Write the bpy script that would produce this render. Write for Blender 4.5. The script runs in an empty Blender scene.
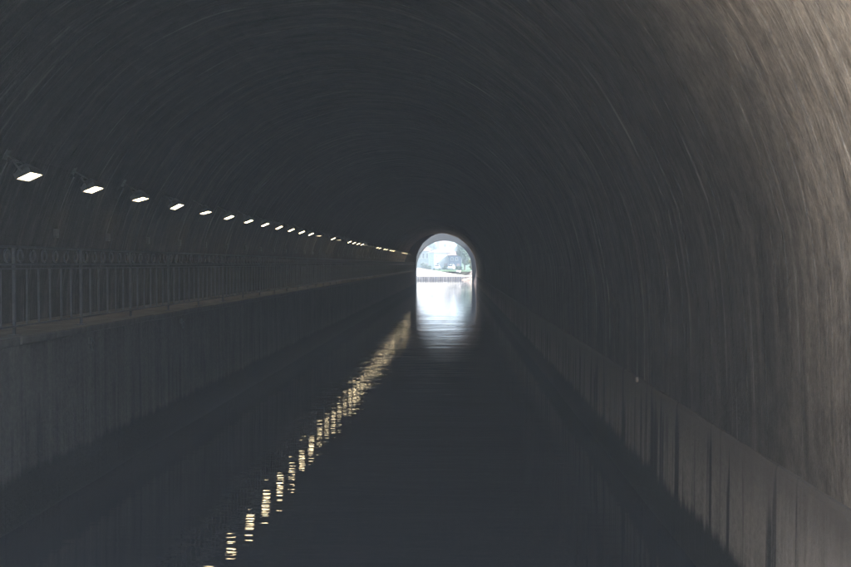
import bpy, bmesh, math, random
import numpy as np
from mathutils import Vector, Matrix

R = math.radians
sc = bpy.context.scene
C = sc.collection

# ------------------------------------------------------------------ camera, sky, sun, exposure
cam_d = bpy.data.cameras.new('camera')
cam = bpy.data.objects.new('camera', cam_d)
C.objects.link(cam)
cam.location = (0, 0, 3.5)
cam.rotation_euler = (R(90 - 1.117), 0, R(1.80))
cam_d.sensor_width = 36
cam_d.lens = 42.3
cam_d.clip_start = 0.05
cam_d.clip_end = 6000
sc.camera = cam

SUN_POS = Vector((0.80, -0.04, 0.58)).normalized()
EL = math.asin(SUN_POS.z)
AZ = math.atan2(SUN_POS.x, SUN_POS.y)
w = bpy.data.worlds.new('World')
sc.world = w
w.use_nodes = True
nt = w.node_tree
sky = nt.nodes.new('ShaderNodeTexSky')
sky.sky_type = 'NISHITA'
sky.sun_disc = False
sky.sun_elevation = EL
sky.sun_rotation = AZ
sky.dust_density = 2.5
bg = nt.nodes['Background']
bg.inputs['Strength'].default_value = 0.15
nt.links.new(sky.outputs[0], bg.inputs['Color'])

sl = bpy.data.lights.new('sun', 'SUN')
sl.energy = 5.0
sl.angle = R(0.5)
sl.color = (1.0, 0.94, 0.85)
so = bpy.data.objects.new('sun', sl)
C.objects.link(so)
so.rotation_euler = (-SUN_POS).to_track_quat('-Z', 'Y').to_euler()

sc.view_settings.view_transform = 'Standard'
sc.view_settings.look = 'None'
sc.view_settings.exposure = 2.3
sc.view_settings.gamma = 1.0
sc.view_settings.use_curve_mapping = False
sc.cycles.max_bounces = 6
sc.cycles.diffuse_bounces = 3
sc.cycles.glossy_bounces = 3
sc.cycles.volume_bounces = 1
sc.cycles.sample_clamp_indirect = 4.0

rng = random.Random(7)
npr = np.random.default_rng(11)


# ------------------------------------------------------------------ materials
def mat(name):
    m = bpy.data.materials.new(name)
    m.use_nodes = True
    n = m.node_tree.nodes
    return m, n, m.node_tree.links, n['Principled BSDF']


def N(n, t, **kw):
    o = n.new('ShaderNode' + t)
    for k, v in kw.items():
        if k in o.inputs:
            o.inputs[k].default_value = v
        else:
            setattr(o, k, v)
    return o


def noise(n, l, vec, scale, detail=4, rough=0.55, mapscale=None):
    t = n.new('ShaderNodeTexNoise')
    t.inputs['Scale'].default_value = scale
    t.inputs['Detail'].default_value = detail
    t.inputs['Roughness'].default_value = rough
    if mapscale:
        mp = n.new('ShaderNodeMapping')
        mp.inputs['Scale'].default_value = mapscale
        l.new(vec, mp.inputs['Vector'])
        vec = mp.outputs[0]
    l.new(vec, t.inputs['Vector'])
    return t.outputs['Fac']


def ramp(n, l, fac, stops):
    r = n.new('ShaderNodeValToRGB')
    e = r.color_ramp.elements
    while len(e) < len(stops):
        e.new(0.5)
    for el, (p, c) in zip(e, stops):
        el.position = p
        if isinstance(c, (int, float)):
            c = (c, c, c)
        el.color = (*c, 1)
    l.new(fac, r.inputs[0])
    return r.outputs[0]


def mixc(n, l, fac, a, b, mode='MIX'):
    m = n.new('ShaderNodeMix')
    m.data_type = 'RGBA'
    m.blend_type = mode
    for sock, v in ((m.inputs['Factor'], fac), (m.inputs[6], a), (m.inputs[7], b)):
        if hasattr(v, 'links'):
            l.new(v, sock)
        elif isinstance(v, (int, float)):
            sock.default_value = v
        else:
            sock.default_value = (*v, 1)
    return m.outputs[2]


def math_n(n, l, op, a, b=None, c=None, clamp=False):
    m = n.new('ShaderNodeMath')
    m.operation = op
    m.use_clamp = clamp
    for i, v in enumerate((a, b, c)):
        if v is None:
            continue
        if hasattr(v, 'links'):
            l.new(v, m.inputs[i])
        else:
            m.inputs[i].default_value = v
    return m.outputs[0]


def maprange(n, l, v, a, b, c=0.0, d=1.0, smooth=True):
    m = n.new('ShaderNodeMapRange')
    m.interpolation_type = 'SMOOTHSTEP' if smooth else 'LINEAR'
    l.new(v, m.inputs['Value'])
    for k, x in (('From Min', a), ('From Max', b), ('To Min', c), ('To Max', d)):
        m.inputs[k].default_value = x
    return m.outputs[0]


def bump(n, l, bs, h, dist, strength=1.0):
    b = n.new('ShaderNodeBump')
    b.inputs['Strength'].default_value = strength
    b.inputs['Distance'].default_value = dist
    l.new(h, b.inputs['Height'])
    l.new(b.outputs[0], bs.inputs['Normal'])


def simple(name, col, rough=0.7, metal=0.0, nscale=4.0, var=0.25, bumpd=0.0):
    """one colour broken up by noise"""
    m, n, l, bs = mat(name)
    tc = N(n, 'TexCoord')
    f = noise(n, l, tc.outputs['Object'], nscale, 5)
    lo = tuple(c * (1 - var) for c in col)
    hi = tuple(min(1, c * (1 + var)) for c in col)
    l.new(ramp(n, l, f, [(0.3, lo), (0.7, hi)]), bs.inputs['Base Color'])
    bs.inputs['Roughness'].default_value = rough
    bs.inputs['Metallic'].default_value = metal
    if bumpd:
        bump(n, l, bs, f, bumpd)
    return m


def lining_material():
    # soot-stained vault; UV: u = arc length in metres, v = metres along the bore
    m, n, l, bs = mat('sooty_lining')
    uv = N(n, 'UVMap')
    uv.uv_map = 'UVMap'
    v = uv.outputs[0]
    sep = N(n, 'SeparateXYZ')
    l.new(v, sep.inputs[0])
    s1 = noise(n, l, v, 1.0, 5, 0.6, (0.07, 2.6, 1))
    s2 = noise(n, l, v, 1.0, 4, 0.6, (0.16, 9.0, 1))
    s3 = noise(n, l, v, 1.0, 6, 0.65, (0.5, 2.0, 1))
    fine = noise(n, l, v, 1.0, 3, 0.7, (14, 30, 1))
    big = noise(n, l, v, 0.35, 3, 0.5)
    st = math_n(n, l, 'ADD', math_n(n, l, 'MULTIPLY', s1, 0.55), math_n(n, l, 'MULTIPLY', s2, 0.45))
    st = math_n(n, l, 'ADD', math_n(n, l, 'MULTIPLY', st, 0.75), math_n(n, l, 'MULTIPLY', s3, 0.25))
    soot = ramp(n, l, st, [(0.34, (0.032, 0.029, 0.026)), (0.5, (0.056, 0.050, 0.043)), (0.66, (0.110, 0.096, 0.080))])
    lit_lime = ramp(n, l, st, [(0.34, (0.10, 0.084, 0.069)), (0.47, (0.36, 0.305, 0.25)), (0.60, (0.80, 0.70, 0.585))])
    # lime-streaked stone, its paleness painting daylight over the first metres behind the mouth
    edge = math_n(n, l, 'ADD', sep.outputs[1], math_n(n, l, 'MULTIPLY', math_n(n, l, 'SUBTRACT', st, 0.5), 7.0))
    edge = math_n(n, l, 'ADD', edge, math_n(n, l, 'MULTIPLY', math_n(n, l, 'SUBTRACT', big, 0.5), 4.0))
    mouth_light = maprange(n, l, edge, 5.0, 9.6, 1.0, 0.0)
    mouth_light = math_n(n, l, 'MULTIPLY', mouth_light, maprange(n, l, sep.outputs[0], 1.8, 7.0, 0.45, 1.0))  # low wall less pale, painting the weaker light there
    far = maprange(n, l, edge, 98.0, 136.0, 0.0, 1.0)  # glow from the exit painted into the last stretch of lining
    col = mixc(n, l, math_n(n, l, 'MAXIMUM', mouth_light, far), soot, lit_lime)
    col = mixc(n, l, 0.5, col, ramp(n, l, fine, [(0.3, 0.35), (0.65, 1.15)]), 'MULTIPLY')
    # broken flaking between the board marks
    fl = noise(n, l, v, 1.0, 6, 0.7, (0.9, 3.2, 1))
    col = mixc(n, l, 0.4, col, ramp(n, l, fl, [(0.36, 0.4), (0.52, 0.95), (0.66, 1.4)]), 'MULTIPLY')
    mot = noise(n, l, v, 1.0, 5, 0.7, (3.2, 5.5, 1))
    col = mixc(n, l, 0.5, col, ramp(n, l, mot, [(0.34, 0.35), (0.5, 1.0), (0.66, 1.6)]), 'MULTIPLY')
    # thin pale lime runs
    run = noise(n, l, v, 1.0, 2, 0.5, (0.10, 6.5, 1))
    runm = ramp(n, l, run, [(0.62, 0.0), (0.70, 1.0)])
    col = mixc(n, l, math_n(n, l, 'MULTIPLY', math_n(n, l, 'MULTIPLY', runm, maprange(n, l, fl, 0.42, 0.6, 0.1, 1.0)), 0.42), col, (0.34, 0.32, 0.29))
    l.new(col, bs.inputs['Base Color'])
    bs.inputs['Roughness'].default_value = 0.9
    bs.inputs['Specular IOR Level'].default_value = 0.25
    h = math_n(n, l, 'ADD', math_n(n, l, 'MULTIPLY', st, 1.0), math_n(n, l, 'MULTIPLY', fine, 0.25))
    bump(n, l, bs, h, 0.06)
    return m


def base_wall_material(name, lo, hi, damp_top=0.62, fade=None, seep=0.9):
    # cast concrete foot of the bore: vertical runs, algae-black damp zone above the water, black seeps
    m, n, l, bs = mat(name)
    tc = N(n, 'TexCoord')
    g = N(n, 'NewGeometry')
    v = g.outputs['Position']
    sep = N(n, 'SeparateXYZ')
    l.new(v, sep.inputs[0])
    runs = noise(n, l, v, 1.0, 5, 0.6, (2.0, 5.5, 0.25))
    blot = noise(n, l, v, 1.6, 7, 0.68)
    fine = noise(n, l, v, 16, 4, 0.65)
    st = math_n(n, l, 'ADD', math_n(n, l, 'MULTIPLY', runs, 0.6), math_n(n, l, 'MULTIPLY', blot, 0.4))
    col = ramp(n, l, st, [(0.33, lo), (0.66, hi)])
    col = mixc(n, l, 0.6, col, ramp(n, l, fine, [(0.3, 0.45), (0.7, 1.15)]), 'MULTIPLY')
    if fade:
        # soot creeping down from the vault with a ragged lower edge
        zf = math_n(n, l, 'ADD', sep.outputs[2], math_n(n, l, 'MULTIPLY', math_n(n, l, 'SUBTRACT', st, 0.5), 1.5))
        yw = math_n(n, l, 'ADD', sep.outputs[1], math_n(n, l, 'MULTIPLY', math_n(n, l, 'SUBTRACT', st, 0.5), 6.0))
        col = mixc(n, l, maprange(n, l, zf, 0.9, 1.8, 0.0, 0.92), col, fade)
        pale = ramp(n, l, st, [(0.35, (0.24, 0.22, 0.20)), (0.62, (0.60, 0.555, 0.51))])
        col = mixc(n, l, math_n(n, l, 'MULTIPLY', maprange(n, l, yw, 5.5, 10.5, 0.85, 0.0), maprange(n, l, zf, 0.9, 1.75, 1.0, 0.15)), col, pale)  # paler towards the mouth, daylight there painted into the concrete
    # seep streaks: narrow along the bore, start at ragged heights
    sp = noise(n, l, v, 1.0, 3, 0.5, (0.5, 4.6, 0.10))
    spm = ramp(n, l, sp, [(0.53, 0.0), (0.60, 1.0)])
    top = math_n(n, l, 'ADD', sep.outputs[2], math_n(n, l, 'MULTIPLY', math_n(n, l, 'SUBTRACT', runs, 0.5), 2.4))
    spm = math_n(n, l, 'MULTIPLY', spm, maprange(n, l, top, 1.25, 1.65, 1.0, 0.0))
    col = mixc(n, l, math_n(n, l, 'MULTIPLY', spm, seep), col, (0.012, 0.013, 0.015))
    # damp tide line
    z2 = math_n(n, l, 'ADD', sep.outputs[2], math_n(n, l, 'MULTIPLY', math_n(n, l, 'SUBTRACT', st, 0.5), 0.5))
    wet = maprange(n, l, z2, damp_top - 0.12, damp_top + 0.06, 1.0, 0.0)
    col = mixc(n, l, wet, col, (0.014, 0.016, 0.015))
    l.new(col, bs.inputs['Base Color'])
    l.new(math_n(n, l, 'SUBTRACT', 0.85, math_n(n, l, 'MULTIPLY', wet, 0.1)), bs.inputs['Roughness'])
    bs.inputs['Specular IOR Level'].default_value = 0.15
    bump(n, l, bs, math_n(n, l, 'ADD', st, math_n(n, l, 'MULTIPLY', fine, 0.3)), 0.03)
    return m


def water_material():
    m, n, l, bs = mat('canal_water')
    g = N(n, 'NewGeometry')
    v = g.outputs['Position']
    a = noise(n, l, v, 1.0, 2, 0.5, (0.55, 3.1, 1))
    b = noise(n, l, v, 1.0, 2, 0.5, (1.3, 6.5, 1))
    c = noise(n, l, v, 1.0, 1, 0.5, (0.35, 0.8, 1))
    h = math_n(n, l, 'ADD', math_n(n, l, 'MULTIPLY', a, 0.6), math_n(n, l, 'MULTIPLY', b, 0.36))
    h = math_n(n, l, 'ADD', h, math_n(n, l, 'MULTIPLY', c, 1.2))
    d = noise(n, l, v, 1.0, 1, 0.5, (0.20, 0.30, 1))
    h = math_n(n, l, 'ADD', h, math_n(n, l, 'MULTIPLY', d, 2.2))
    bs.inputs['Base Color'].default_value = (0.020, 0.024, 0.033, 1)
    bs.inputs['Roughness'].default_value = 0.02
    bs.inputs['IOR'].default_value = 1.333
    bump(n, l, bs, h, 0.0056)
    return m


def grass_material(name, lo, hi):
    m, n, l, bs = mat(name)
    g = N(n, 'NewGeometry')
    f = noise(n, l, g.outputs['Position'], 0.12, 8, 0.65)
    l.new(ramp(n, l, f, [(0.35, lo), (0.65, hi)]), bs.inputs['Base Color'])
    bs.inputs['Roughness'].default_value = 0.95
    return m


def leaf_material(name, lo, hi):
    m, n, l, bs = mat(name)
    oi = N(n, 'NewGeometry')
    f = noise(n, l, oi.outputs['Position'], 1.3, 3)
    l.new(ramp(n, l, f, [(0.3, lo), (0.7, hi)]), bs.inputs['Base Color'])
    bs.inputs['Roughness'].default_value = 0.7
    return m


def lamp_material(name, strength, col=(1.0, 0.80, 0.48)):
    m, n, l, bs = mat(name)
    bs.inputs['Base Color'].default_value = (0.75, 0.74, 0.68, 1)
    bs.inputs['Roughness'].default_value = 0.3
    bs.inputs['Emission Color'].default_value = (*col, 1)
    bs.inputs['Emission Strength'].default_value = strength
    return m


M = {}
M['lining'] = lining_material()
M['pale'] = simple('pale_bridge_stone', (0.055, 0.062, 0.06), 0.85, 0, 0.8, 0.22, 0.01)
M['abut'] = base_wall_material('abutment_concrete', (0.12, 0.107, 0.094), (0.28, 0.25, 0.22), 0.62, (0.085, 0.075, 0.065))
M['quay'] = base_wall_material('quay_concrete', (0.08, 0.073, 0.066), (0.165, 0.150, 0.133), 0.72, None, 0.4)
M['path'] = simple('towpath_paving', (0.11, 0.097, 0.08), 0.9, 0, 3.0, 0.35, 0.01)
M['coping'] = simple('coping_stone', (0.095, 0.084, 0.07), 0.85, 0, 5.0, 0.3, 0.006)
M['water'] = water_material()
M['iron'] = simple('painted_iron', (0.065, 0.066, 0.07), 0.5, 0.2, 14, 0.35)
M['galv'] = simple('dull_galvanised', (0.11, 0.105, 0.10), 0.55, 0.4, 20, 0.3)
M['housing'] = simple('lamp_housing', (0.09, 0.09, 0.095), 0.5, 0.3, 20, 0.3)
M['lamp_on'] = lamp_material('lit_lens', 3.8)
M['stone'] = simple('portal_stone', (0.52, 0.46, 0.38), 0.9, 0, 1.6, 0.3, 0.01)
M['grass'] = grass_material('meadow', (0.028, 0.08, 0.025), (0.06, 0.125, 0.04))
M['hill'] = grass_material('wooded_slope', (0.04, 0.07, 0.04), (0.10, 0.13, 0.07))
M['bank'] = simple('gravel_bank', (0.42, 0.37, 0.30), 0.95, 0, 0.6, 0.3)
M['white_wall'] = simple('white_concrete', (0.66, 0.64, 0.58), 0.85, 0, 0.9, 0.12)
M['pile'] = simple('weathered_pile', (0.26, 0.24, 0.27), 0.8, 0, 5, 0.4)
M['sandy'] = simple('sandy_stone', (0.38, 0.30, 0.24), 0.95, 0, 1.2, 0.4, 0.05)
M['render_white'] = simple('white_render', (0.62, 0.61, 0.58), 0.9, 0, 0.5, 0.08)
M['render_blue'] = simple('blue_grey_cladding', (0.07, 0.10, 0.17), 0.8, 0, 0.6, 0.15)
M['render_pale'] = simple('pale_blue_render', (0.24, 0.28, 0.28), 0.9, 0, 0.5, 0.12)
M['roof'] = simple('clay_roof', (0.36, 0.20, 0.17), 0.9, 0, 2.0, 0.3)
M['pane'] = simple('dark_pane', (0.03, 0.035, 0.045), 0.15, 0, 1, 0.2)
M['shutter'] = simple('rose_door', (0.36, 0.22, 0.20), 0.8, 0, 2, 0.2)
M['carpaint'] = simple('white_car_paint', (0.78, 0.78, 0.78), 0.3, 0, 1, 0.04)
M['tyre'] = simple('rubber', (0.03, 0.03, 0.03), 0.9, 0, 5, 0.2)
M['bark'] = simple('bark', (0.09, 0.07, 0.055), 0.95, 0, 3, 0.4)
M['leaf'] = leaf_material('green_leaves', (0.025, 0.07, 0.03), (0.06, 0.13, 0.055))
M['leaf_y'] = leaf_material('yellow_green_leaves', (0.14, 0.15, 0.05), (0.28, 0.27, 0.10))


# ------------------------------------------------------------------ helpers
def link(o, parent=None):
    C.objects.link(o)
    if parent is not None:
        o.parent = parent
    return o


def mesh_obj(name, verts, faces, m, parent=None, smooth=False):
    me = bpy.data.meshes.new(name)
    me.from_pydata([tuple(map(float, v)) for v in verts], [], faces)
    me.validate()
    if m is not None:
        me.materials.append(m)
    if smooth:
        me.polygons.foreach_set('use_smooth', [True] * len(me.polygons))
    return link(bpy.data.objects.new(name, me), parent)


def empty(name, loc=(0, 0, 0), rz=0.0):
    o = bpy.data.objects.new(name, None)
    o.location = loc
    o.rotation_euler = (0, 0, rz)
    return link(o)


def tag(o, label=None, cat=None, group=None, kind=None):
    if label: o['label'] = label
    if cat: o['category'] = cat
    if group: o['group'] = group
    if kind: o['kind'] = kind
    return o


class MB:
    """collects geometry for one mesh"""
    def __init__(s):
        s.v, s.f = [], []

    def add(s, v, f):
        b = len(s.v)
        s.v += [tuple(p) for p in v]
        s.f += [tuple(i + b for i in q) for q in f]
        return s

    def box(s, c, d, mtx=None, taper=1.0):
        x, y, z = (k / 2 for k in d)
        t = taper
        vs = [(-x, -y, -z), (x, -y, -z), (x, y, -z), (-x, y, -z), (-x * t, -y * t, z), (x * t, -y * t, z), (x * t, y * t, z), (-x * t, y * t, z)]
        vs = [Vector(p) for p in vs]
        if mtx is not None:
            vs = [mtx @ p for p in vs]
        vs = [p + Vector(c) for p in vs]
        return s.add(vs, [(3, 2, 1, 0), (4, 5, 6, 7), (0, 1, 5, 4), (1, 2, 6, 5), (2, 3, 7, 6), (3, 0, 4, 7)])

    def tube(s, pts, r, seg=8, cap=True):
        pts = [Vector(p) for p in pts]
        rs = r if isinstance(r, (list, tuple)) else [r] * len(pts)
        vs, fs = [], []
        for i, p in enumerate(pts):
            t = (pts[min(i + 1, len(pts) - 1)] - pts[max(i - 1, 0)]).normalized()
            a = Vector((0, 0, 1)) if abs(t.z) < 0.9 else Vector((1, 0, 0))
            u = t.cross(a).normalized()
            q = t.cross(u)
            for k in range(seg):
                an = 2 * math.pi * k / seg
                vs.append(p + rs[i] * (math.cos(an) * u + math.sin(an) * q))
        for i in range(len(pts) - 1):
            for k in range(seg):
                k2 = (k + 1) % seg
                fs.append((i * seg + k, i * seg + k2, (i + 1) * seg + k2, (i + 1) * seg + k))
        if cap:
            fs.append(tuple(range(seg))[::-1])
            fs.append(tuple((len(pts) - 1) * seg + k for k in range(seg)))
        return s.add(vs, fs)

    def torus(s, c, R0, r, seg=18, sub=5):
        # ring standing in the y-z plane
        vs, fs = [], []
        for i in range(seg):
            a = 2 * math.pi * i / seg
            for k in range(sub):
                b = 2 * math.pi * k / sub
                rr = R0 + r * math.cos(b)
                vs.append((c[0] + r * math.sin(b), c[1] + rr * math.cos(a), c[2] + rr * math.sin(a)))
        for i in range(seg):
            for k in range(sub):
                i2, k2 = (i + 1) % seg, (k + 1) % sub
                fs.append((i * sub + k, i2 * sub + k, i2 * sub + k2, i * sub + k2))
        return s.add(vs, fs)

    def build(s, name, m, parent=None, smooth=False, bevel=0.0):
        o = mesh_obj(name, s.v, s.f, m, parent, smooth)
        if bevel:
            bm = bmesh.new()
            bm.from_mesh(o.data)
            bmesh.ops.bevel(bm, geom=bm.edges[:], offset=bevel, segments=1, affect='EDGES')
            bm.to_mesh(o.data)
            bm.free()
        return o


# ------------------------------------------------------------------ dimensions of the bore (metres)
XC, ZC, RAD = -2.4, 2.7, 5.2          # axis, springing height, radius
XR, XL = XC + RAD, XC - RAD           # +2.8 / -7.6
Y0, Y1, Y2 = 5.4, 143.0, 186.0        # near mouth, far mouth, bridge beyond it
XQ, ZP = -5.85, 2.52                    # quay edge, towpath level


def profile(dr=0.0, nseg=44):
    """(x, z, arc length) from the right foot over the crown to the left foot"""
    r = RAD + dr
    pts = [(XC + r, -1.0, 0.0), (XC + r, 0.4, 1.4), (XC + r, 1.6, 2.6)]
    for i in range(nseg + 1):
        a = math.pi * i / nseg
        pts.append((XC + r * math.cos(a), ZC + r * math.sin(a), 3.7 + RAD * a))
    s = 3.7 + RAD * math.pi
    pts += [(XC - r, 1.6, s + 1.1), (XC - r, 0.4, s + 2.3), (XC - r, -1.0, s + 3.7)]
    return pts


def bore(name, y0, y1, m, parent, relief, widths):
    ys = []
    y = y0
    while y < y1 - 1e-3:
        wd = rng.uniform(*widths) * (1.0 if y < 50 else 2.0)
        ye = min(y + wd, y1)
        if y1 - ye < 0.05:
            ye = y1
        ys.append((y, ye, rng.uniform(-1, 1)))
        y = ye
    n = len(profile())
    verts, uvs, faces = [], [], []
    ph = [rng.uniform(0, 6.28) for _ in range(6)]
    for (a, b, o) in ys:
        for yy, ins in ((a, 0.0), (b, 0.0)):
            for (x, z, s) in profile(0.0):
                wob = 0.030 * math.sin(s * 0.9 + yy * 0.21 + ph[0]) + 0.02 * math.sin(s * 2.3 - yy * 0.5 + ph[1])
                d = -relief * abs(o + 0.5 * math.sin(s * 1.7 + o * 20)) * 0.7 - abs(wob) * relief / 0.02
                if z < 2.0:
                    d = 0.0
                if z > ZC:
                    ux, uz = (x - XC) / RAD, (z - ZC) / RAD
                else:
                    ux, uz = (1 if x > XC else -1), 0
                verts.append((x + ux * d, yy, z + uz * d))
                uvs.append((s, yy))
    rows = len(verts) // n
    for i in range(rows - 1):
        for k in range(n - 1):
            faces.append((i * n + k, i * n + k + 1, (i + 1) * n + k + 1, (i + 1) * n + k))
    me = bpy.data.meshes.new(name)
    me.from_pydata(verts, [], faces)
    ul = me.uv_layers.new(name='UVMap')
    li = np.zeros(len(me.loops), dtype=np.int32)
    me.loops.foreach_get('vertex_index', li)
    ul.data.foreach_set('uv', np.array(uvs, dtype=np.float32)[li].ravel())
    me.materials.append(m)
    return link(bpy.data.objects.new(name, me), parent)


tunnel = tag(empty('canal_tunnel', (0, Y0, 0)), 'dark round-arched canal tunnel with streaked sooty vault', 'tunnel')
tunnel.location = (0, 0, 0)
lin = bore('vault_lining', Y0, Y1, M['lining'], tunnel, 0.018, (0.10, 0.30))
# right-hand foot of the bore, a hand's breadth proud, with a sloped ledge
b = MB()
ys = np.concatenate([np.arange(Y0 + 0.02, 50, 0.25), np.linspace(50, Y1 - 0.02, 70)])
vs, fs = [], []
for y in ys:
    j = 0.006 * math.sin(y * 0.7) + 0.004 * math.sin(y * 2.1)
    e = rng.uniform(-0.006, 0.006)
    vs += [(XR - 0.035 + j, y, -1.0), (XR - 0.035 + j, y, 0.6), (XR - 0.028 + j, y, 1.70 + e), (XR - 0.018 + j, y, 1.75 + e), (XR + 0.06, y, 1.82 + e)]
for i in range(len(ys) - 1):
    for k in range(4):
        fs.append((i * 5 + k, i * 5 + k + 1, i * 5 + 6 + k, i * 5 + 5 + k))
b.add(vs, fs)
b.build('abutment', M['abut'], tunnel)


def headwall(name, y, th, top, m, parent, half=12.0):
    """slab with the arch cut out of it"""
    b = MB()
    pr = profile(0.06)
    pts = [(x, z) for x, z, s in pr]
    outer = []
    for (x, z) in pts:
        if z <= ZC:
            outer.append((XC + (half if x > XC else -half), z))
        else:
            a = math.atan2(z - ZC, x - XC)
            k = min(half / max(abs(math.cos(a)), 1e-4), (top - ZC) / max(math.sin(a), 1e-4))
            outer.append((XC + k * math.cos(a), ZC + k * math.sin(a)))
    n = len(pts)
    v = [(x, y, z) for x, z in pts] + [(x, y, z) for x, z in outer] + [(x, y + th, z) for x, z in pts] + [(x, y + th, z) for x, z in outer]
    f = []
    for i in range(n - 1):
        f += [(i, i + 1, n + i + 1, n + i), (2 * n + i, 3 * n + i, 3 * n + i + 1, 2 * n + i + 1), (i, 2 * n + i, 2 * n + i + 1, i + 1), (n + i, n + i + 1, 3 * n + i + 1, 3 * n + i)]
    b.add(v, f)
    return b.build(name, m, parent)


headwall('portal_wall', Y0 - 0.6, 0.6, 10.2, M['stone'], tunnel)
headwall('portal_wall', Y1, 0.6, 10.2, M['stone'], tunnel)

# unseen wall added outside the near mouth, bouncing warm sunlight onto the right wall
MB().box((XL - 0.75, -13.2, 5.3), (0.9, 36.0, 6.4)).build('bounce_wall', M['stone'], tunnel)

# stone bridge across the cut beyond the far mouth
bridge = tag(empty('arch_bridge', (XC, Y2, 0)), 'grey arched bridge spanning the canal just beyond the far tunnel mouth', 'bridge')
bridge.location = (0, 0, 0)
headwall('arch_wall', Y2, 5.0, 11.0, M['pale'], bridge, 40.0)
for yy in (Y2 - 0.12, Y2 + 4.52):
    MB().box((XC, yy + 0.3, 11.45), (80, 0.6, 0.9)).build('parapet', M['pale'], bridge)
MB().box((XC, Y2 + 2.5, 11.06), (80, 3.9, 0.1)).build('deck', M['path'], bridge)

# ------------------------------------------------------------------ water, ground, hill
water = mesh_obj('water', [(-400, -150, 0), (400, -150, 0), (400, 260, 0), (-400, 260, 0)], [(0, 1, 2, 3)], M['water'])
tag(water, kind='structure')

# hill over the tunnel
vs, fs = [], []
nx, ny = 41, 30
for j in range(ny):
    y = Y0 - 0.3 + (Y1 + 0.6 - Y0) * j / (ny - 1)
    for i in range(nx):
        x = -140 + 280 * i / (nx - 1)
        e = max(0.0, 1 - max(0, abs(x) - 16) / 125)
        z = 1.5 + 9.0 * e ** 1.4 + 5 * math.sin(math.pi * j / (ny - 1)) * e + 0.25 * math.sin(x * 0.4 + y * 0.3)
        vs.append((x, y, z))
for j in range(ny - 1):
    for i in range(nx - 1):
        fs.append((j * nx + i, j * nx + i + 1, (j + 1) * nx + i + 1, (j + 1) * nx + i))
hill = mesh_obj('hill', vs, fs, M['grass'], smooth=True)
tag(hill, kind='structure')

# earth banks of the open cut between the far mouth and the bridge
for nm, x0, sgn, hh in (('cutting_bank', XR + 0.1, 1, 13.0), ('cutting_bank', XL - 0.2, -1, 9.0)):
    vs, fs = [], []
    for j in range(22):
        y = Y1 + 0.65 + (Y2 - 0.05 - Y1 - 0.65) * j / 21
        for i, (dx, dz) in enumerate(((0, -1.0), (0.3, 0.6), (1.0, 3.0), (2.0, 6.0), (3.6, 9.6), (6.0, 12.0), (10, 13.0), (45, 13.2))):
            wob = 0.25 * math.sin(j * 1.7 + i * 2.1) * (i > 1)
            vs.append((x0 + sgn * (dx + wob), y, dz * hh / 13.0))
    for j in range(21):
        for i in range(7):
            fs.append((j * 8 + i, j * 8 + i + 1, (j + 1) * 8 + i + 1, (j + 1) * 8 + i))
    tag(mesh_obj(nm, vs, fs, M['sandy']), kind='structure')

# banks outside the near mouth
b = MB()
b.box((-210, -73, 0.95), (2 * (210 - 7.75), 153.0, 3.0))
tag(b.build('gravel_bank', M['bank']), kind='structure')
b = MB()
b.box((205, -73, 0.2), (2 * (205 - 2.9), 152.8, 2.6))
tag(b.build('grass_bank', M['grass']), kind='structure')

# ------------------------------------------------------------------ towpath on its quay wall
QY0, QY1 = -60.0, Y1 - 0.03
vs, fs = [], []
ys = np.concatenate([np.arange(QY0, 60, 1.0), np.linspace(60, QY1, 50)])
for y in ys:
    j = 0.012 * math.sin(y * 0.6) + 0.01 * math.sin(y * 1.9 + 2)
    vs += [(XQ + j, y, -1.0), (XQ + j, y, 0.7), (XQ + j - 0.01, y, ZP - 0.10)]
for i in range(len(ys) - 1):
    for k in range(2):
        fs.append((i * 3 + k, i * 3 + 3 + k, i * 3 + 4 + k, i * 3 + 1 + k))
q = mesh_obj('quay_wall', vs, fs, M['quay'])
mb = MB()
mb.box(((XQ + XL) / 2 - 0.05, QY1 - 0.1, 0.6), (XQ - XL - 0.12, 0.2, 3.2))
mb.build('end_wall', M['quay'], q)
# masonry haunch closing the end of the towpath at the far mouth
pl = [(-5.86, ZP - 0.1), (-5.76, 4.6), (-5.45, 5.45), (-4.87, 6.5), (-3.87, 7.3), (-3.2, 7.67), (-2.7, 7.84), (-2.2, 7.9)]
for a in np.linspace(88, 180, 14):
    pl.append((XC + 5.3 * math.cos(R(a)), ZC + 5.3 * math.sin(R(a))))
pl.append((XL - 0.1, ZP - 0.1))
k = len(pl)
mb = MB()
mb.add([(x, QY1 - 0.5, z) for x, z in pl] + [(x, QY1 + 0.02, z) for x, z in pl],
       [tuple(range(k)), tuple(range(2 * k - 1, k - 1, -1))] + [(i, (i + 1) % k, k + (i + 1) % k, k + i) for i in range(k)])
mb.build('haunch', M['quay'], tunnel)
tag(q, 'long concrete quay wall with dark damp band rising from the water', 'wall')

p = mesh_obj('towpath', [(XL - 0.4, QY0, ZP - 0.02), (XQ - 0.30, QY0, ZP - 0.02), (XQ - 0.30, QY1, ZP - 0.02), (XL - 0.4, QY1, ZP - 0.02)], [(0, 1, 2, 3)], M['path'])
tag(p, kind='structure')
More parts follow.
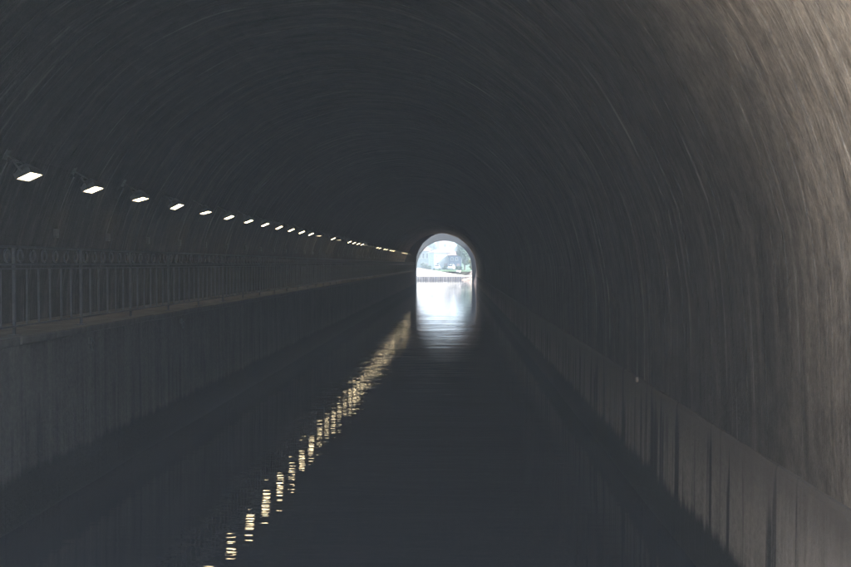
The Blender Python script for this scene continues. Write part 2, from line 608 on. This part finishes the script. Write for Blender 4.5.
# coping stones along the edge, one by one
cop = MB().box((0, 0, 0), (0.42, 1.16, 0.11)).build('coping_stone', M['coping'], q, bevel=0.015)
y = 9.0
first = True
while y < QY1 - 0.7:
    o = cop if first else link(cop.copy(), q)
    first = False
    o.location = (XQ - 0.16 + rng.uniform(-0.012, 0.012), y, ZP - 0.045 + rng.uniform(-0.006, 0.006))
    o.rotation_euler = (0, rng.uniform(-0.008, 0.008), rng.uniform(-0.006, 0.006))
    y += 1.18
mb = MB()
mb.box((XQ - 0.16, (QY0 + 8.3) / 2, ZP - 0.045), (0.42, 8.3 - QY0, 0.11))
mb.build('kerb', M['coping'], q)

# ------------------------------------------------------------------ railing
XRAIL = -6.03
rail = tag(empty('railing', (XRAIL, 10.6, ZP)), 'long iron railing with upright bars and a row of rings along the towpath', 'railing')
ro = Vector(rail.location)
YE = 142.2
LEN = YE - 10.6


def rbar(name, z, wx, wz):
    MB().box((0, LEN / 2, z), (wx, LEN, wz)).build(name, M['iron'], rail)


rbar('top_rail', 1.215, 0.05, 0.03)
rbar('middle_rail', 0.975, 0.05, 0.028)
rbar('lower_rail', 0.915, 0.035, 0.018)
rbar('bottom_rail', 0.13, 0.04, 0.025)
bal = MB().box((0, 0, 0.52), (0.024, 0.024, 0.80)).build('baluster', M['iron'], rail)
ring = MB().torus((0, 0, 1.094), 0.085, 0.015).build('ring', M['iron'], rail)
post = MB().box((0, 0, 0.60), (0.036, 0.036, 1.22)).box((0, 0, 0.01), (0.13, 0.13, 0.02)).build('post', M['iron'], rail)
SP = 0.405
fb, fr, fp, nb, nr = True, True, True, 0, 0
rest_b, rest_r = MB(), MB()
i = 0
while True:
    y = 0.4 + i * SP
    if y > LEN - 0.2:
        break
    if i % 6 == 0:
        o = post if fp else link(post.copy(), rail)
        fp = False
        o.location = (0, y, 0)
    elif nb < 300:
        o = bal if fb else link(bal.copy(), rail)
        fb = False
        nb += 1
        o.location = (0, y, rng.uniform(-0.003, 0.003))
        o.rotation_euler = (rng.uniform(-0.01, 0.01), rng.uniform(-0.008, 0.008), 0)
    else:
        rest_b.box((0, y, 0.52), (0.024, 0.024, 0.80))
    if nr < 300:
        o = ring if fr else link(ring.copy(), rail)
        fr = False
        nr += 1
        o.location = (0, y + SP / 2, 0)
    else:
        rest_r.torus((0, y + SP / 2, 1.094), 0.085, 0.015, 10, 4)
    i += 1
if rest_b.v:
    tag(rest_b.build('far_balusters', M['iron'], rail), kind='stuff')
if rest_r.v:
    tag(rest_r.build('far_rings', M['iron'], rail), kind='stuff')

# ------------------------------------------------------------------ floodlights on the left wall
ONES = ['', 'first', 'second', 'third', 'fourth', 'fifth', 'sixth', 'seventh', 'eighth', 'ninth', 'tenth', 'eleventh', 'twelfth', 'thirteenth',
        'fourteenth', 'fifteenth', 'sixteenth', 'seventeenth', 'eighteenth', 'nineteenth']
TENS = {20: ('twentieth', 'twenty'), 30: ('thirtieth', 'thirty'), 40: ('fortieth', 'forty')}


def ordinal(n):
    if n < 20:
        return ONES[n]
    t = n // 10 * 10
    return TENS[t][0] if n == t else TENS[t][1] + '-' + ONES[n - t]


LX, LZ = -6.6, 4.86
nrm = Vector((0.41, 0, -0.912)).normalized()
wdir = Vector((0.912, 0, 0.41)).normalized()
rot = Matrix((wdir, Vector((0, 1, 0)), -nrm)).transposed()      # local x = across, y = along bore, z = back of lamp


def make_lamp():
    root = empty('floodlight', (LX, 0, LZ))
    h = MB()
    h.box(-nrm * 0.035, (0.27, 0.48, 0.07), rot)
    h.box(-nrm * 0.10, (0.25, 0.44, 0.07), rot, 0.62)
    h.build('housing', M['housing'], root)
    fin = MB()
    for k in range(5):
        fin.box(-nrm * 0.145 + Vector((0, -0.12 + 0.06 * k, 0)), (0.15, 0.008, 0.05), rot)
    fin.build('cooling_fins', M['housing'], root)
    MB().box(nrm * 0.006, (0.235, 0.445, 0.010), rot).build('lens', M['lamp_on'], root)
    rim = MB()
    for sx, sy, dx, dy in ((0.127, 0, 0.016, 0.48), (-0.127, 0, 0.016, 0.48), (0, 0.232, 0.238, 0.016), (0, -0.232, 0.238, 0.016)):
        rim.box(nrm * 0.010 + rot @ Vector((sx, sy, 0)), (dx, dy, 0.022), rot)
    rim.build('lens_frame', M['housing'], root)
    # arm up to the wall, with its foot plate
    a = MB()
    back = -nrm * 0.12
    wall = Vector((-0.36, 0, 0.33))
    for s in (-1, 1):
        a.tube([rot @ Vector((0, 0.245 * s, 0.03)), back + rot @ Vector((-0.04, 0.245 * s, 0.10)), back + Vector((-0.10, 0.02 * s, 0.10)), wall + Vector((0, 0.02 * s, 0))], 0.016, 6)
    a.box(wall, (0.03, 0.14, 0.16), Matrix.Rotation(R(28), 3, 'Y'))
    a.build('bracket', M['galv'], root)
    # conduit down the wall into a box
    c = MB()
    pts = []
    for k in range(9):
        an = R(180 - 27.5 + 11.5 * k / 8)
        rr = RAD - 0.045
        pts.append((XC + rr * math.cos(an) - LX, 0.06, ZC + rr * math.sin(an) - LZ))
    c.tube(pts, 0.012, 6)
    c.build('conduit', M['galv'], root)
    MB().box((XC - 4.93 - LX + 0.02, 0.06, ZC + 1.36 - LZ), (0.07, 0.10, 0.16)).build('junction_box', M['galv'], root, bevel=0.01)
    return root


TURNED = {13, 16, 22, 24, 27, 30, 34, 37, 38}      # face straight down: hardly seen from the water
HALF = {12, 15, 21, 23, 35, 36, 44, 45}
proto = make_lamp()
kids = list(proto.children)
HEAD = ('housing', 'cooling_fins', 'lens', 'lens_frame')
for i in range(47):
    if i == 0:
        o, parts = proto, kids
    else:
        o = link(proto.copy())
        parts = [link(ch.copy(), o) for ch in kids]
    o.location = (LX, 15.27 + 2.71 * i, LZ)
    if i in TURNED:
        tilt = 36
    elif i in HALF:
        tilt = 24
    elif i in (2, 4):
        tilt = 9
    else:
        tilt = rng.uniform(-3, 4) if i else 0
    for c in parts:
        if c.name.split('.')[0] in HEAD:
            c.rotation_euler = (0, R(tilt), 0)
    if i == 0:
        lab = 'nearest large lit floodlight at the left edge, on the wall above the railing'
    elif i == 1:
        lab = 'second nearest lit floodlight from the left edge, with a wide glowing face'
    elif i in TURNED:
        lab = '%s floodlight from the left edge above the towpath, turned down so its face is hidden' % ordinal(i + 1)
    elif i in HALF:
        lab = '%s floodlight from the left edge above the towpath, showing only a thin glowing line' % ordinal(i + 1)
    else:
        lab = '%s lit floodlight counted from the left edge in the row above the towpath' % ordinal(i + 1)
    tag(o, lab, 'floodlight', 'floodlights along the towpath wall')

# ------------------------------------------------------------------ mooring eyes on the quay face, marker on the right wall
for k, (px, py, lab) in enumerate(((87, 346, 'small pale iron mooring ring on the quay wall nearer the left edge'),
                                   (180, 325, 'small pale iron mooring ring on the quay wall further along'))):
    kk = (457 - px) / 5.80
    y = 1000 / kk
    z = 3.5 - (py - 264) / kk
    r = empty('mooring_ring', (XQ + 0.02, y, z))
    MB().box((0.01, 0, 0.07), (0.03, 0.10, 0.10)).build('plate', M['galv'], r)
    MB().torus((0.05, 0, 0.0), 0.075, 0.012).build('ring', M['galv'], r)
    tag(r, lab, 'mooring ring')
kk = (637 - 457) / 2.70
mk = MB().tube([(0, 0, 0), (-0.03, 0, 0)], 0.04, 10).build('wall_marker', M['sandy'])
mk.location = (2.705, 1000 / kk, 3.5 - (379 - 264) / kk)
tag(mk, 'small pale round marker on the right wall above the water', 'marker')

# ------------------------------------------------------------------ far side: basin bank, piles, houses, trees
GZ = 1.8
# ground beyond the basin, one sheet to the horizon, rising to a slope behind the houses
vs, fs = [], []
gx = np.concatenate([np.linspace(-2500, -120, 14), np.linspace(-100, 100, 21), np.linspace(120, 2500, 14)])
gy = np.concatenate([np.linspace(223.2, 320, 14), np.linspace(325, 1000, 50), np.linspace(1100, 4000, 12)])
for y in gy:
    for x in gx:
        t = min(1, max(0, (y - 322) / 130))
        t = t * t * (3 - 2 * t)
        z = GZ + t * (8 + 1.5 * math.sin(x * 0.02 + 1) + 0.8 * math.sin(x * 0.07)) + 0.1 * math.sin(x * 0.11 + y * 0.07)
        vs.append((x, y, z))
n = len(gx)
for j in range(len(gy) - 1):
    for i in range(n - 1):
        fs.append((j * n + i, j * n + i + 1, (j + 1) * n + i + 1, (j + 1) * n + i))
tag(mesh_obj('ground', vs, fs, M['grass'], smooth=True), kind='structure')

# white ramp wall falling to the right, on a low quay
xs = np.linspace(-40, 8, 25)
vs, fs = [], []
for x in xs:
    t = (x + 8.7) / 11.6
    top = 2.65 - 1.95 * t if t > 0 else 2.65
    top = max(min(top, 2.65), 0.95)
    vs += [(x, 219.6, 0.80), (x, 219.6 + (top - 0.8) * 1.3, top), (x, 222.9, top), (x, 222.9, 0.8)]
for i in range(len(xs) - 1):
    for k in range(3):
        fs.append((i * 4 + k, i * 4 + k + 1, i * 4 + k + 5, i * 4 + k + 4))
wl = mesh_obj('ramp_wall', vs, fs, M['white_wall'])
tag(wl, 'sunlit white wall sloping down to the right beyond the tunnel mouth', 'wall')
b = MB()
b.box((-16, 221.4, 0.1), (48, 3.6, 1.38))
tag(b.build('basin_quay', M['white_wall']), kind='structure')
pil = MB().tube([(0, 0, -0.8), (0, 0, 0.72)], 0.10, 8).box((0, 0, 0.70), (0.24, 0.24, 0.05)).build('mooring_pile', M['pile'])
for k in range(22):
    o = pil if k == 0 else link(pil.copy())
    o.location = (-8.45 + 0.545 * k + rng.uniform(-0.04, 0.04), 219.3 + rng.uniform(-0.05, 0.05), rng.uniform(-0.06, 0.05))
    tag(o, '%s dark pile from the left in the row at the foot of the white wall' % ordinal(k + 1), 'pile', 'piles along the basin edge')

# sandy stone bank on the right of the basin
vs, fs = [], []
nn = 14
for j in range(nn):
    for i in range(nn):
        x = 0.8 + 14 * i / (nn - 1)
        y = 216 + 9 * j / (nn - 1)
        z = -0.3 + 3.1 * (j / (nn - 1)) ** 0.8 * min(1, 0.15 + i / 4.0) + 0.25 * math.sin(i * 1.9 + j * 2.3)
        vs.append((x, y, z))
for j in range(nn - 1):
    for i in range(nn - 1):
        fs.append((j * nn + i, j * nn + i + 1, (j + 1) * nn + i + 1, (j + 1) * nn + i))
tag(mesh_obj('stone_bank', vs, fs, M['sandy']), kind='structure')


def house(name, label, xc, yc, z0, wd, dp, ht, roof_h, wall_m, windows, door=None, over=0.5, gable=False, rz=0.0):
    root = empty(name, (xc, yc, z0), rz)
    MB().box((0, 0, ht / 2 - 0.5), (wd, dp, ht + 1.0)).build('wall', wall_m, root)
    b = MB()
    x, y = wd / 2 + over, dp / 2 + over
    if gable:
        v = [(-x, -y, ht), (x, -y, ht), (x, y, ht), (-x, y, ht), (0, -y, ht + roof_h), (0, y, ht + roof_h)]
        f = [(0, 1, 4), (1, 2, 5, 4), (2, 3, 5), (3, 0, 4, 5), (3, 2, 1, 0)]
    else:
        v = [(-x, -y, ht + 0.003), (x, -y, ht + 0.003), (x, y, ht + 0.003), (-x, y, ht + 0.003), (-x + y * 0.8, 0, ht + roof_h), (x - y * 0.8, 0, ht + roof_h)]
        f = [(0, 1, 5, 4), (1, 2, 5), (2, 3, 4, 5), (3, 0, 4), (3, 2, 1, 0)]
    rf = b.add(v, f).build('roof', M['roof'], root)
    MB().box((wd * 0.22, 0, ht + roof_h * 0.75), (0.7, 0.7, 1.8)).build('chimney', M['render_white'], rf)
    for (wx, wz, ww, wh) in windows:
        fr = MB()
        for sx, sz, dx, dz in ((-ww / 2, 0, 0.12, wh + 0.12), (ww / 2, 0, 0.12, wh + 0.12), (0, wh / 2, ww - 0.12, 0.12), (0, -wh / 2, ww + 0.4, 0.12)):
            fr.box((wx + sx, -dp / 2 - 0.05, wz + sz), (dx, 0.14, dz))
        wn = fr.build('window', M['render_white'], root)
        MB().box((wx, -dp / 2 - 0.005, wz), (ww - 0.1, 0.05, wh - 0.1)).build('pane', M['pane'], wn)
    if door:
        dx, dw, dh = door
        d = MB().box((dx, -dp / 2 - 0.03, dh / 2), (dw, 0.1, dh)).build('door', M['shutter'], root)
        MB().box((dx + dw * 0.35, -dp / 2 - 0.11, dh * 0.48), (0.08, 0.08, 0.2)).build('handle', M['galv'], d)
    return tag(root, label, 'house')


house('white_house', 'broad white house with red roof in the middle of the tunnel mouth', -5.2, 300, GZ, 5.3, 5, 5.2, 0.9, M['render_white'],
      [(-1.8, 4.0, 0.5, 0.8), (1.9, 4.0, 0.5, 0.8), (-1.6, 1.5, 0.7, 1.0)], (1.0, 1.0, 1.9), rz=R(22))
house('blue_house', 'blue-grey house with a low red roof right of the white house', -0.55, 298, GZ, 3.8, 5, 4.3, 1.2, M['render_blue'],
      [(-0.9, 3.2, 0.6, 0.8), (0.5, 3.2, 0.6, 0.8), (-0.9, 1.4, 0.7, 0.9)], (0.9, 0.8, 1.8))
house('hillside_house', 'white house with one dark window higher up behind the others', -4.6, 385, 7.2, 5.4, 5, 4.9, 1.7, M['render_white'],
      [(-0.6, 3.3, 0.9, 1.3), (1.4, 3.2, 0.7, 0.9), (-1.8, 1.5, 0.7, 0.9)], (1.5, 0.9, 1.9), gable=True, rz=R(14))
house('pale_blue_house', 'pale blue house with tall windows at the left of the tunnel mouth', -11.2, 318, GZ, 5.2, 5, 5.9, 1.1, M['render_pale'],
      [(-0.6, 4.3, 0.7, 1.7), (0.6, 4.3, 0.7, 1.7), (1.8, 4.3, 0.7, 1.7), (0.6, 1.7, 0.8, 1.2)], (1.8, 0.9, 1.9))


def car(label, x, y, rz):
    root = empty('parked_car', (x, y, GZ + 0.03), rz)
    # body outline swept across the width; nose towards -y
    prof = [(-2.0, 0.30), (-2.05, 0.62), (-1.9, 0.82), (-1.0, 0.95), (1.7, 0.98), (2.0, 0.80), (2.0, 0.32)]
    cab = [(-1.0, 0.95), (-0.35, 1.42), (1.05, 1.45), (1.7, 0.98)]

    def sweep(pr, w0, w1):
        zmin = min(p[1] for p in pr)
        zmax = max(p[1] for p in pr)
        v = []
        for s in (-1, 1):
            for (yy, z) in pr:
                t = (z - zmin) / (zmax - zmin)
                v.append((s * (w0 + (w1 - w0) * t), yy, z))
        n = len(pr)
        f = [tuple(range(n)), tuple(range(2 * n - 1, n - 1, -1))]
        for i in range(n):
            k = (i + 1) % n
            f.append((i, n + i, n + k, k))
        return v, f
    MB().add(*sweep(prof, 0.88, 0.80)).build('body', M['carpaint'], root, bevel=0.05)
    MB().add(*sweep([(p[0], p[1] + 0.004) for p in cab], 0.78, 0.60)).build('cabin', M['carpaint'], root, bevel=0.03)
    ws = MB().add([(-0.66, -0.97, 1.02), (0.66, -0.97, 1.02), (0.56, -0.47, 1.38), (-0.56, -0.47, 1.38)], [(0, 1, 2, 3)])
    ws.v = [(a, b_ - 0.03, c + 0.02) for a, b_, c in ws.v]
    ws.build('windscreen', M['pane'], root)
    for s in (-1, 1):
        MB().box((s * 0.62, -2.03, 0.68), (0.28, 0.10, 0.14)).build('headlight', M['galv'], root)
        for yy in (-1.25, 1.25):
            wv = MB().tube([(s * 0.72, yy, 0.30), (s * 0.90, yy, 0.30)], 0.31, 14).build('wheel', M['tyre'], root)
            MB().tube([(s * 0.885, yy, 0.30), (s * 0.91, yy, 0.30)], 0.18, 10).build('rim', M['galv'], wv)
    return tag(root, label, 'car', 'cars parked before the houses')


car('small white car parked in front of the broad white house', -5.7, 284, 0.1)
car('small white car parked in front of the blue-grey house', -1.6, 280, -0.15)


def canopy(name, n, blobs, leaf, m, parent, seed):
    r = np.random.default_rng(seed)
    allv = []
    tot = sum(b[3] * b[4] for b in blobs)
    for (bx, by, bz, rx, rz) in blobs:
        k = int(n * rx * rz / tot)
        d = r.normal(size=(k, 3))
        d /= np.linalg.norm(d, axis=1)[:, None]
        rad = r.uniform(0.35, 1.0, k) ** 0.6
        c = d * rad[:, None] * np.array([rx, rx, rz]) + np.array([bx, by, bz])
        u = r.normal(size=(k, 3)); u /= np.linalg.norm(u, axis=1)[:, None]
        q = np.cross(u, r.normal(size=(k, 3))); q /= np.linalg.norm(q, axis=1)[:, None]
        s = leaf * r.uniform(0.6, 1.4, k)[:, None]
        allv.append(np.stack([c - u * s, c - q * s * 0.5, c + u * s, c + q * s * 0.5], axis=1).reshape(-1, 3))
    v = np.concatenate(allv)
    f = np.arange(len(v)).reshape(-1, 4)
    return mesh_obj(name, v, f.tolist(), m, parent)


def tree(name, label, x, y, z, h, wd, m, seed, n=2600, leaf=0.28, cat='tree'):
    r = random.Random(seed)
    root = empty(name, (x, y, z))
    t = MB()
    tr = max(0.06, h * 0.022)
    t.tube([(0, 0, -0.4), (0.05 * wd * 0.2, 0, h * 0.3), (0, 0.1, h * 0.7)], [tr * 1.4, tr, tr * 0.4], 8)
    for k in range(6):
        a = r.uniform(0, 6.28)
        z0 = h * r.uniform(0.25, 0.55)
        t.tube([(0, 0, z0), (math.cos(a) * wd * 0.35, math.sin(a) * wd * 0.35, z0 + h * 0.22)], [tr * 0.5, tr * 0.15], 6)
    t.build('trunk', M['bark'], root)
    blobs = []
    for k in range(11):
        zz = r.uniform(0.22, 0.9)
        sp = wd * 0.5 * (1 - abs(zz - 0.5) * 1.1)
        a = r.uniform(0, 6.28)
        q = r.uniform(0.2, 0.75)
        blobs.append((math.cos(a) * sp * q, math.sin(a) * sp * q, h * zz, wd * r.uniform(0.16, 0.27), h * r.uniform(0.09, 0.15)))
    canopy('crown', n, blobs, leaf, m, root, seed)
    return tag(root, label, cat)


tree('broadleaf_tree', 'tall green tree at the right side of the tunnel mouth', 2.1, 275, GZ, 8.0, 4.8, M['leaf'], 3, 5200, 0.22)
tree('yellow_bush', 'yellowish bush on the stone bank at the right of the tunnel mouth', 3.4, 228, GZ, 2.8, 2.3, M['leaf_y'], 5, 1500, 0.14, 'bush')
for k, (x, y, h, wd, lab) in enumerate((
        (-8.3, 288, 1.5, 2.6, 'low green bush left of the parked cars'),
        (-3.5, 290, 1.3, 2.2, 'low green bush between the two parked cars'),
        (-9.9, 305, 2.2, 2.8, 'green bush in front of the pale blue house'),
        (0.6, 270, 1.5, 2.4, 'low green bush under the tall tree'))):
    tree('green_bush', lab, x, y, GZ - 0.2, h, wd, M['leaf'], 20 + k, 1500, 0.2, 'bush')
for k, (x, y, h, wd, lab) in enumerate((
        (-9.8, 405, 5.5, 5.5, 'pale green tree on the slope left of the upper house'),
        (0.9, 400, 6.5, 6, 'green tree on the slope right of the upper house'),
        (-15, 400, 5, 5, 'green tree on the slope above the pale blue house'),
        (6, 390, 8, 7, 'green tree on the slope behind the tall tree'))):
    tree('slope_tree', lab, x, y, GZ + 4.0 if y < 395 else GZ + 5.0, h, wd, M['leaf'], 40 + k, 2200, 0.4)

# small pale boat drawn up on the edge of the ramp
bt = empty('small_boat', (0.35, 221.4, 0.80))
v, f = [], []
for i in range(9):
    t = i / 8
    wv = 0.32 * math.sin(math.pi * min(1, 0.12 + 0.88 * t)) ** 0.6 + 0.02
    for (a, bb) in ((-1, 0.0), (-0.7, 0.28), (0, 0.38), (0.7, 0.28), (1, 0.0)):
        v.append((-0.5 + 1.0 * t, a * wv, bb + 0.93))
for i in range(8):
    for k in range(4):
        f.append((i * 5 + k, i * 5 + k + 1, i * 5 + 6 + k, i * 5 + 5 + k))
mesh_obj('hull', v, f, M['carpaint'], bt, True)
MB().box((0, 0, 1.32), (0.9, 0.04, 0.04)).build('keel', M['galv'], bt)
tag(bt, 'tiny white upturned boat on the edge of the white ramp', 'boat')

# ------------------------------------------------------------------ haze volume added to lift the blacks like lens glare
hz = MB().box((0, 480, 29), (900, 1300, 62)).build('haze', None)
tag(hz, kind='stuff')
m = bpy.data.materials.new('glare_haze')
m.use_nodes = True
n = m.node_tree.nodes
n.remove(n['Principled BSDF'])
pv = n.new('ShaderNodeVolumePrincipled')
pv.inputs['Color'].default_value = (0.71, 0.84, 1.0, 1)
pv.inputs['Density'].default_value = 0.0021
pv.inputs['Anisotropy'].default_value = 0.0
m.node_tree.links.new(pv.outputs[0], n['Material Output'].inputs['Volume'])
hz.data.materials.append(m)
